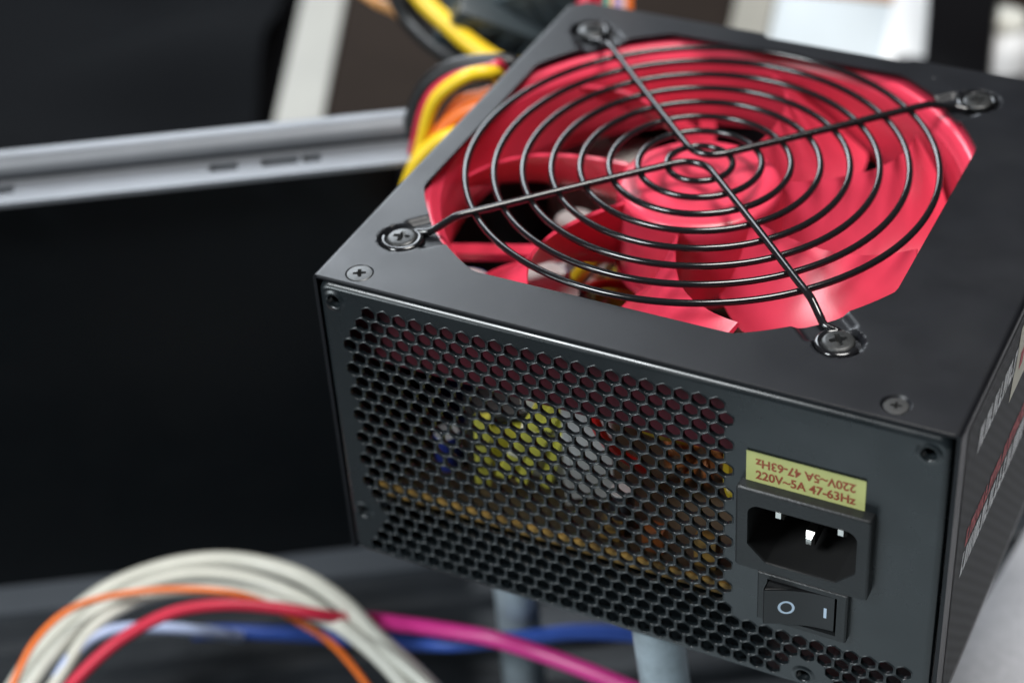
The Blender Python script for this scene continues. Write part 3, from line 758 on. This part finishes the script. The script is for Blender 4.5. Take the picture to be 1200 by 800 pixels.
wire('tan_wire', yp([(410, -20, 178), (440, 2, 176), (468, 16, 174), (500, 50, 176), (560, 90, 178)]), 1.9, (0.50, 0.24, 0.08), 'tan wire end sticking out at the top beside the black lead', group=G2)
wire('red_wire', yp([(620, 90, 160), (640, 62, 160), (660, 40, 162), (690, 0, 168), (700, -30, 172)]), 2.4, (0.55, 0.02, 0.03), 'red lead rising behind the back left corner', group=G2)
RB = [(0.55, 0.02, 0.03), (0.05, 0.35, 0.28), (0.80, 0.45, 0.25), (0.45, 0.35, 0.62), (0.78, 0.5, 0.45), (0.80, 0.2, 0.04)]
RN = ['red', 'green', 'peach', 'violet', 'pink', 'orange']
for k, (c, nm) in enumerate(zip(RB, RN)):
    u = 703 + k * 7.2
    wire('%s_wire' % nm, yp([(u - 4, 60, 168), (u, 10, 168), (u - 2, -40, 172), (u - 6, -90, 178)]), 0.95, c, '%s strand of the flat cable rising behind the back corner screw' % nm, group='flat cable strands')
# black plastic connectors
M_CON = mat('connector_dark_nylon', (0.030, 0.042, 0.048), 0.38, rough_var=0.06)
def connector(u, v, y, rot, label, w=26, d=14, h=18):
    P = at_y(u, v, y); e = empty('plug_connector', P); e.rotation_euler = rot
    MB().box(-w / 2, w / 2, -d / 2, d / 2, -h / 2, h / 2, 1.2).build('connector_body', M_CON, e)
    for k in range(4):
        x = -w / 2 + (k + .5) * w / 4; MB().box(x - 2.2, x + 2.2, -d / 2 - .6, -d / 2 + .3, -h / 2 + 3, h / 2 - 3, .3).build('connector_rib', M_CON, e)
    MB().box(-4, 4, d / 2, d / 2 + 2.5, -h / 2 + 2, h / 2 - 4, .5).build('connector_latch', M_CON, e)
    return tag(e, label, 'connector', G2)
connector(578, 28, 168, (0.5, 0.5, 0.6), 'dark plug connector lying behind the cover edge, beside the thick yellow lead', 30, 16, 20)
connector(640, 2, 176, (0.3, -0.4, 0.2), 'dark plug connector at the top edge, next to the red lead', 26, 14, 22)

# ------------------------------------------------------------------ things far behind
M_BROWN = mat('dark_brown_board', (0.018, 0.0125, 0.0095), 0.9, spec=0.1, var=0.2, vscale=8)
M_EDGE = mat('beige_edge_trim', (0.27, 0.26, 0.225), 0.5, var=0.06, vscale=20)
ZB_ = -60.0
a0, a1 = at_z(350, 150, ZB_), at_z(383, -10, ZB_)
dr = a1 - a0; dr[2] = 0; dr /= np.linalg.norm(dr); nr = np.array([dr[1], -dr[0], 0])
board = empty('desk_board', (a0[0], a0[1], ZF - 6)); tag(board, 'dark brown board with a beige edge lying far behind', 'board')
def bb(mb, t0, t1, w0, w1, z0, z1):
    v = []
    for z in (z0, z1):
        for w in (w0, w1):
            for t in (t0, t1): v.append((dr * t + nr * w + np.array([0, 0, z])))
    return mb.add(v, [(0, 2, 3, 1), (4, 5, 7, 6), (0, 1, 5, 4), (2, 6, 7, 3), (0, 4, 6, 2), (1, 3, 7, 5)])
HB = ZB_ - (ZF - 6)
bb(MB(), -120, 700, 9, 700, 0, HB - .4).build('board_top', M_BROWN, board, smooth=False)
bb(MB(), -120, 700, -10, 8.9, 0, HB + 1.2).build('edge_trim', M_EDGE, board, smooth=False)

def upright(name, u0, u1, v, z, h, depth, m, parent=None):
    """a box standing at height z with its near bottom edge seen between two columns of the picture"""
    A, B = at_z(u0, v, z), at_z(u1, v, z); d = B - A; w = np.linalg.norm(d); d /= w; nn = np.array([-d[1], d[0], 0])
    return A, B, d, nn, w
M_WCARD = mat('white_card', (0.55, 0.60, 0.63), 0.6, var=0.04, vscale=20)
M_WBRT = mat('white_gloss_card', (0.92, 0.92, 0.92), 0.5)
M_ORNG = mat('brown_cardboard', (0.48, 0.24, 0.09), 0.65, var=0.1, vscale=30)
A = at_z(845, 75, ZB_); B = at_z(1100, 105, ZB_); d = B - A; L = np.linalg.norm(d); d /= L; ang = math.atan2(d[1], d[0])
bx = empty('leaning_card', A); bx.rotation_euler = (-0.95, 0, ang); tag(bx, 'white cards with a brown top band leaning behind the back cover edge', 'card')
MB().box(0, 16, 0, 3, 0.2, 110, .5).build('end_panel', M_EDGE, bx)
MB().box(16.3, L * .72, 1.5, 4.5, 0.2, 36, .5).build('front_panel', M_WCARD, bx)
MB().box(16.3, L * .72, 0.5, 4.5, 36.2, 110, .5).build('top_band', M_ORNG, bx)
MB().box(L * .72 + .3, L * .97, -1, 3, 0.2, 110, .5).build('side_panel', M_WBRT, bx)
M_BLKG = mat('black_stand_paint', (0.010, 0.010, 0.012), 0.4)
P = at_z(1118, 110, ZB_); st = empty('black_stand', P); st.rotation_euler = (0, 0, ang); tag(st, 'black upright stand between the white cards and the white bottle', 'stand')
MB().box(-13, 13, 0, 14, 8, 140, 1.5).build('column', M_BLKG, st); MB().box(-26, 26, -8, 40, 0.2, 8, 1.5).build('foot', M_BLKG, st)
P = at_z(1171, 92, ZB_); bt = empty('white_bottle', P); tag(bt, 'small white bottle behind the right cover screw', 'bottle')
MB().lathe([(11, .2), (12.6, 1.2), (12.8, 15), (11.5, 19.5), (8.5, 23), (8.0, 23.6)], n=32).build('bottle_body', M_WBRT, bt, angle=50)
MB().lathe([(8.4, 23.8), (8.4, 27), (7.6, 27.8)], n=24).build('bottle_cap', M_WHITEP, bt, angle=50)
P = at_z(1190, 40, ZB_); bp = empty('dark_case', P + np.array([0, 30, 0])); bp.rotation_euler = (0, 0, ang); tag(bp, 'dark instrument box behind the white bottle', 'box')
MB().box(-30, 120, 20, 100, .2, 120, 2).build('box_body', mat('dark_grey_box', (0.035, 0.036, 0.04), 0.5), bp); MB().box(-26, 116, 19.2, 20, 70, 72, 0).build('box_seam', M_BLKG, bp, smooth=False)

# black cloth far left
NX, NY = 60, 40; v = []; f = []
for j in range(NY + 1):
    for i in range(NX + 1):
        x = -520 * i / NX; y = 420 * j / NY
        z = 8 + 10 * math.sin(x * .030 + y * .012) + 7 * math.sin(x * .016 - y * .035 + 1) + 5 * math.sin(y * .06 + x * .02)
        v.append((x, y, max(.5, z)))
for j in range(NY):
    for i in range(NX):
        a = j * (NX + 1) + i; f.append((a, a + NX + 1, a + NX + 2, a + 1))
q = a0 - nr * 24
cl = obj('black_cloth', v, f, mat('black_fabric', (0.0035, 0.004, 0.005), 0.9, spec=0.08, bump=0.4, bscale=600), None, loc=(q[0], q[1] - 20, ZF - 6), rot=(0, 0, math.atan2(dr[1], dr[0]) - PI / 2))
tag(cl, 'crumpled black cloth lying left of the beige board edge', 'cloth')
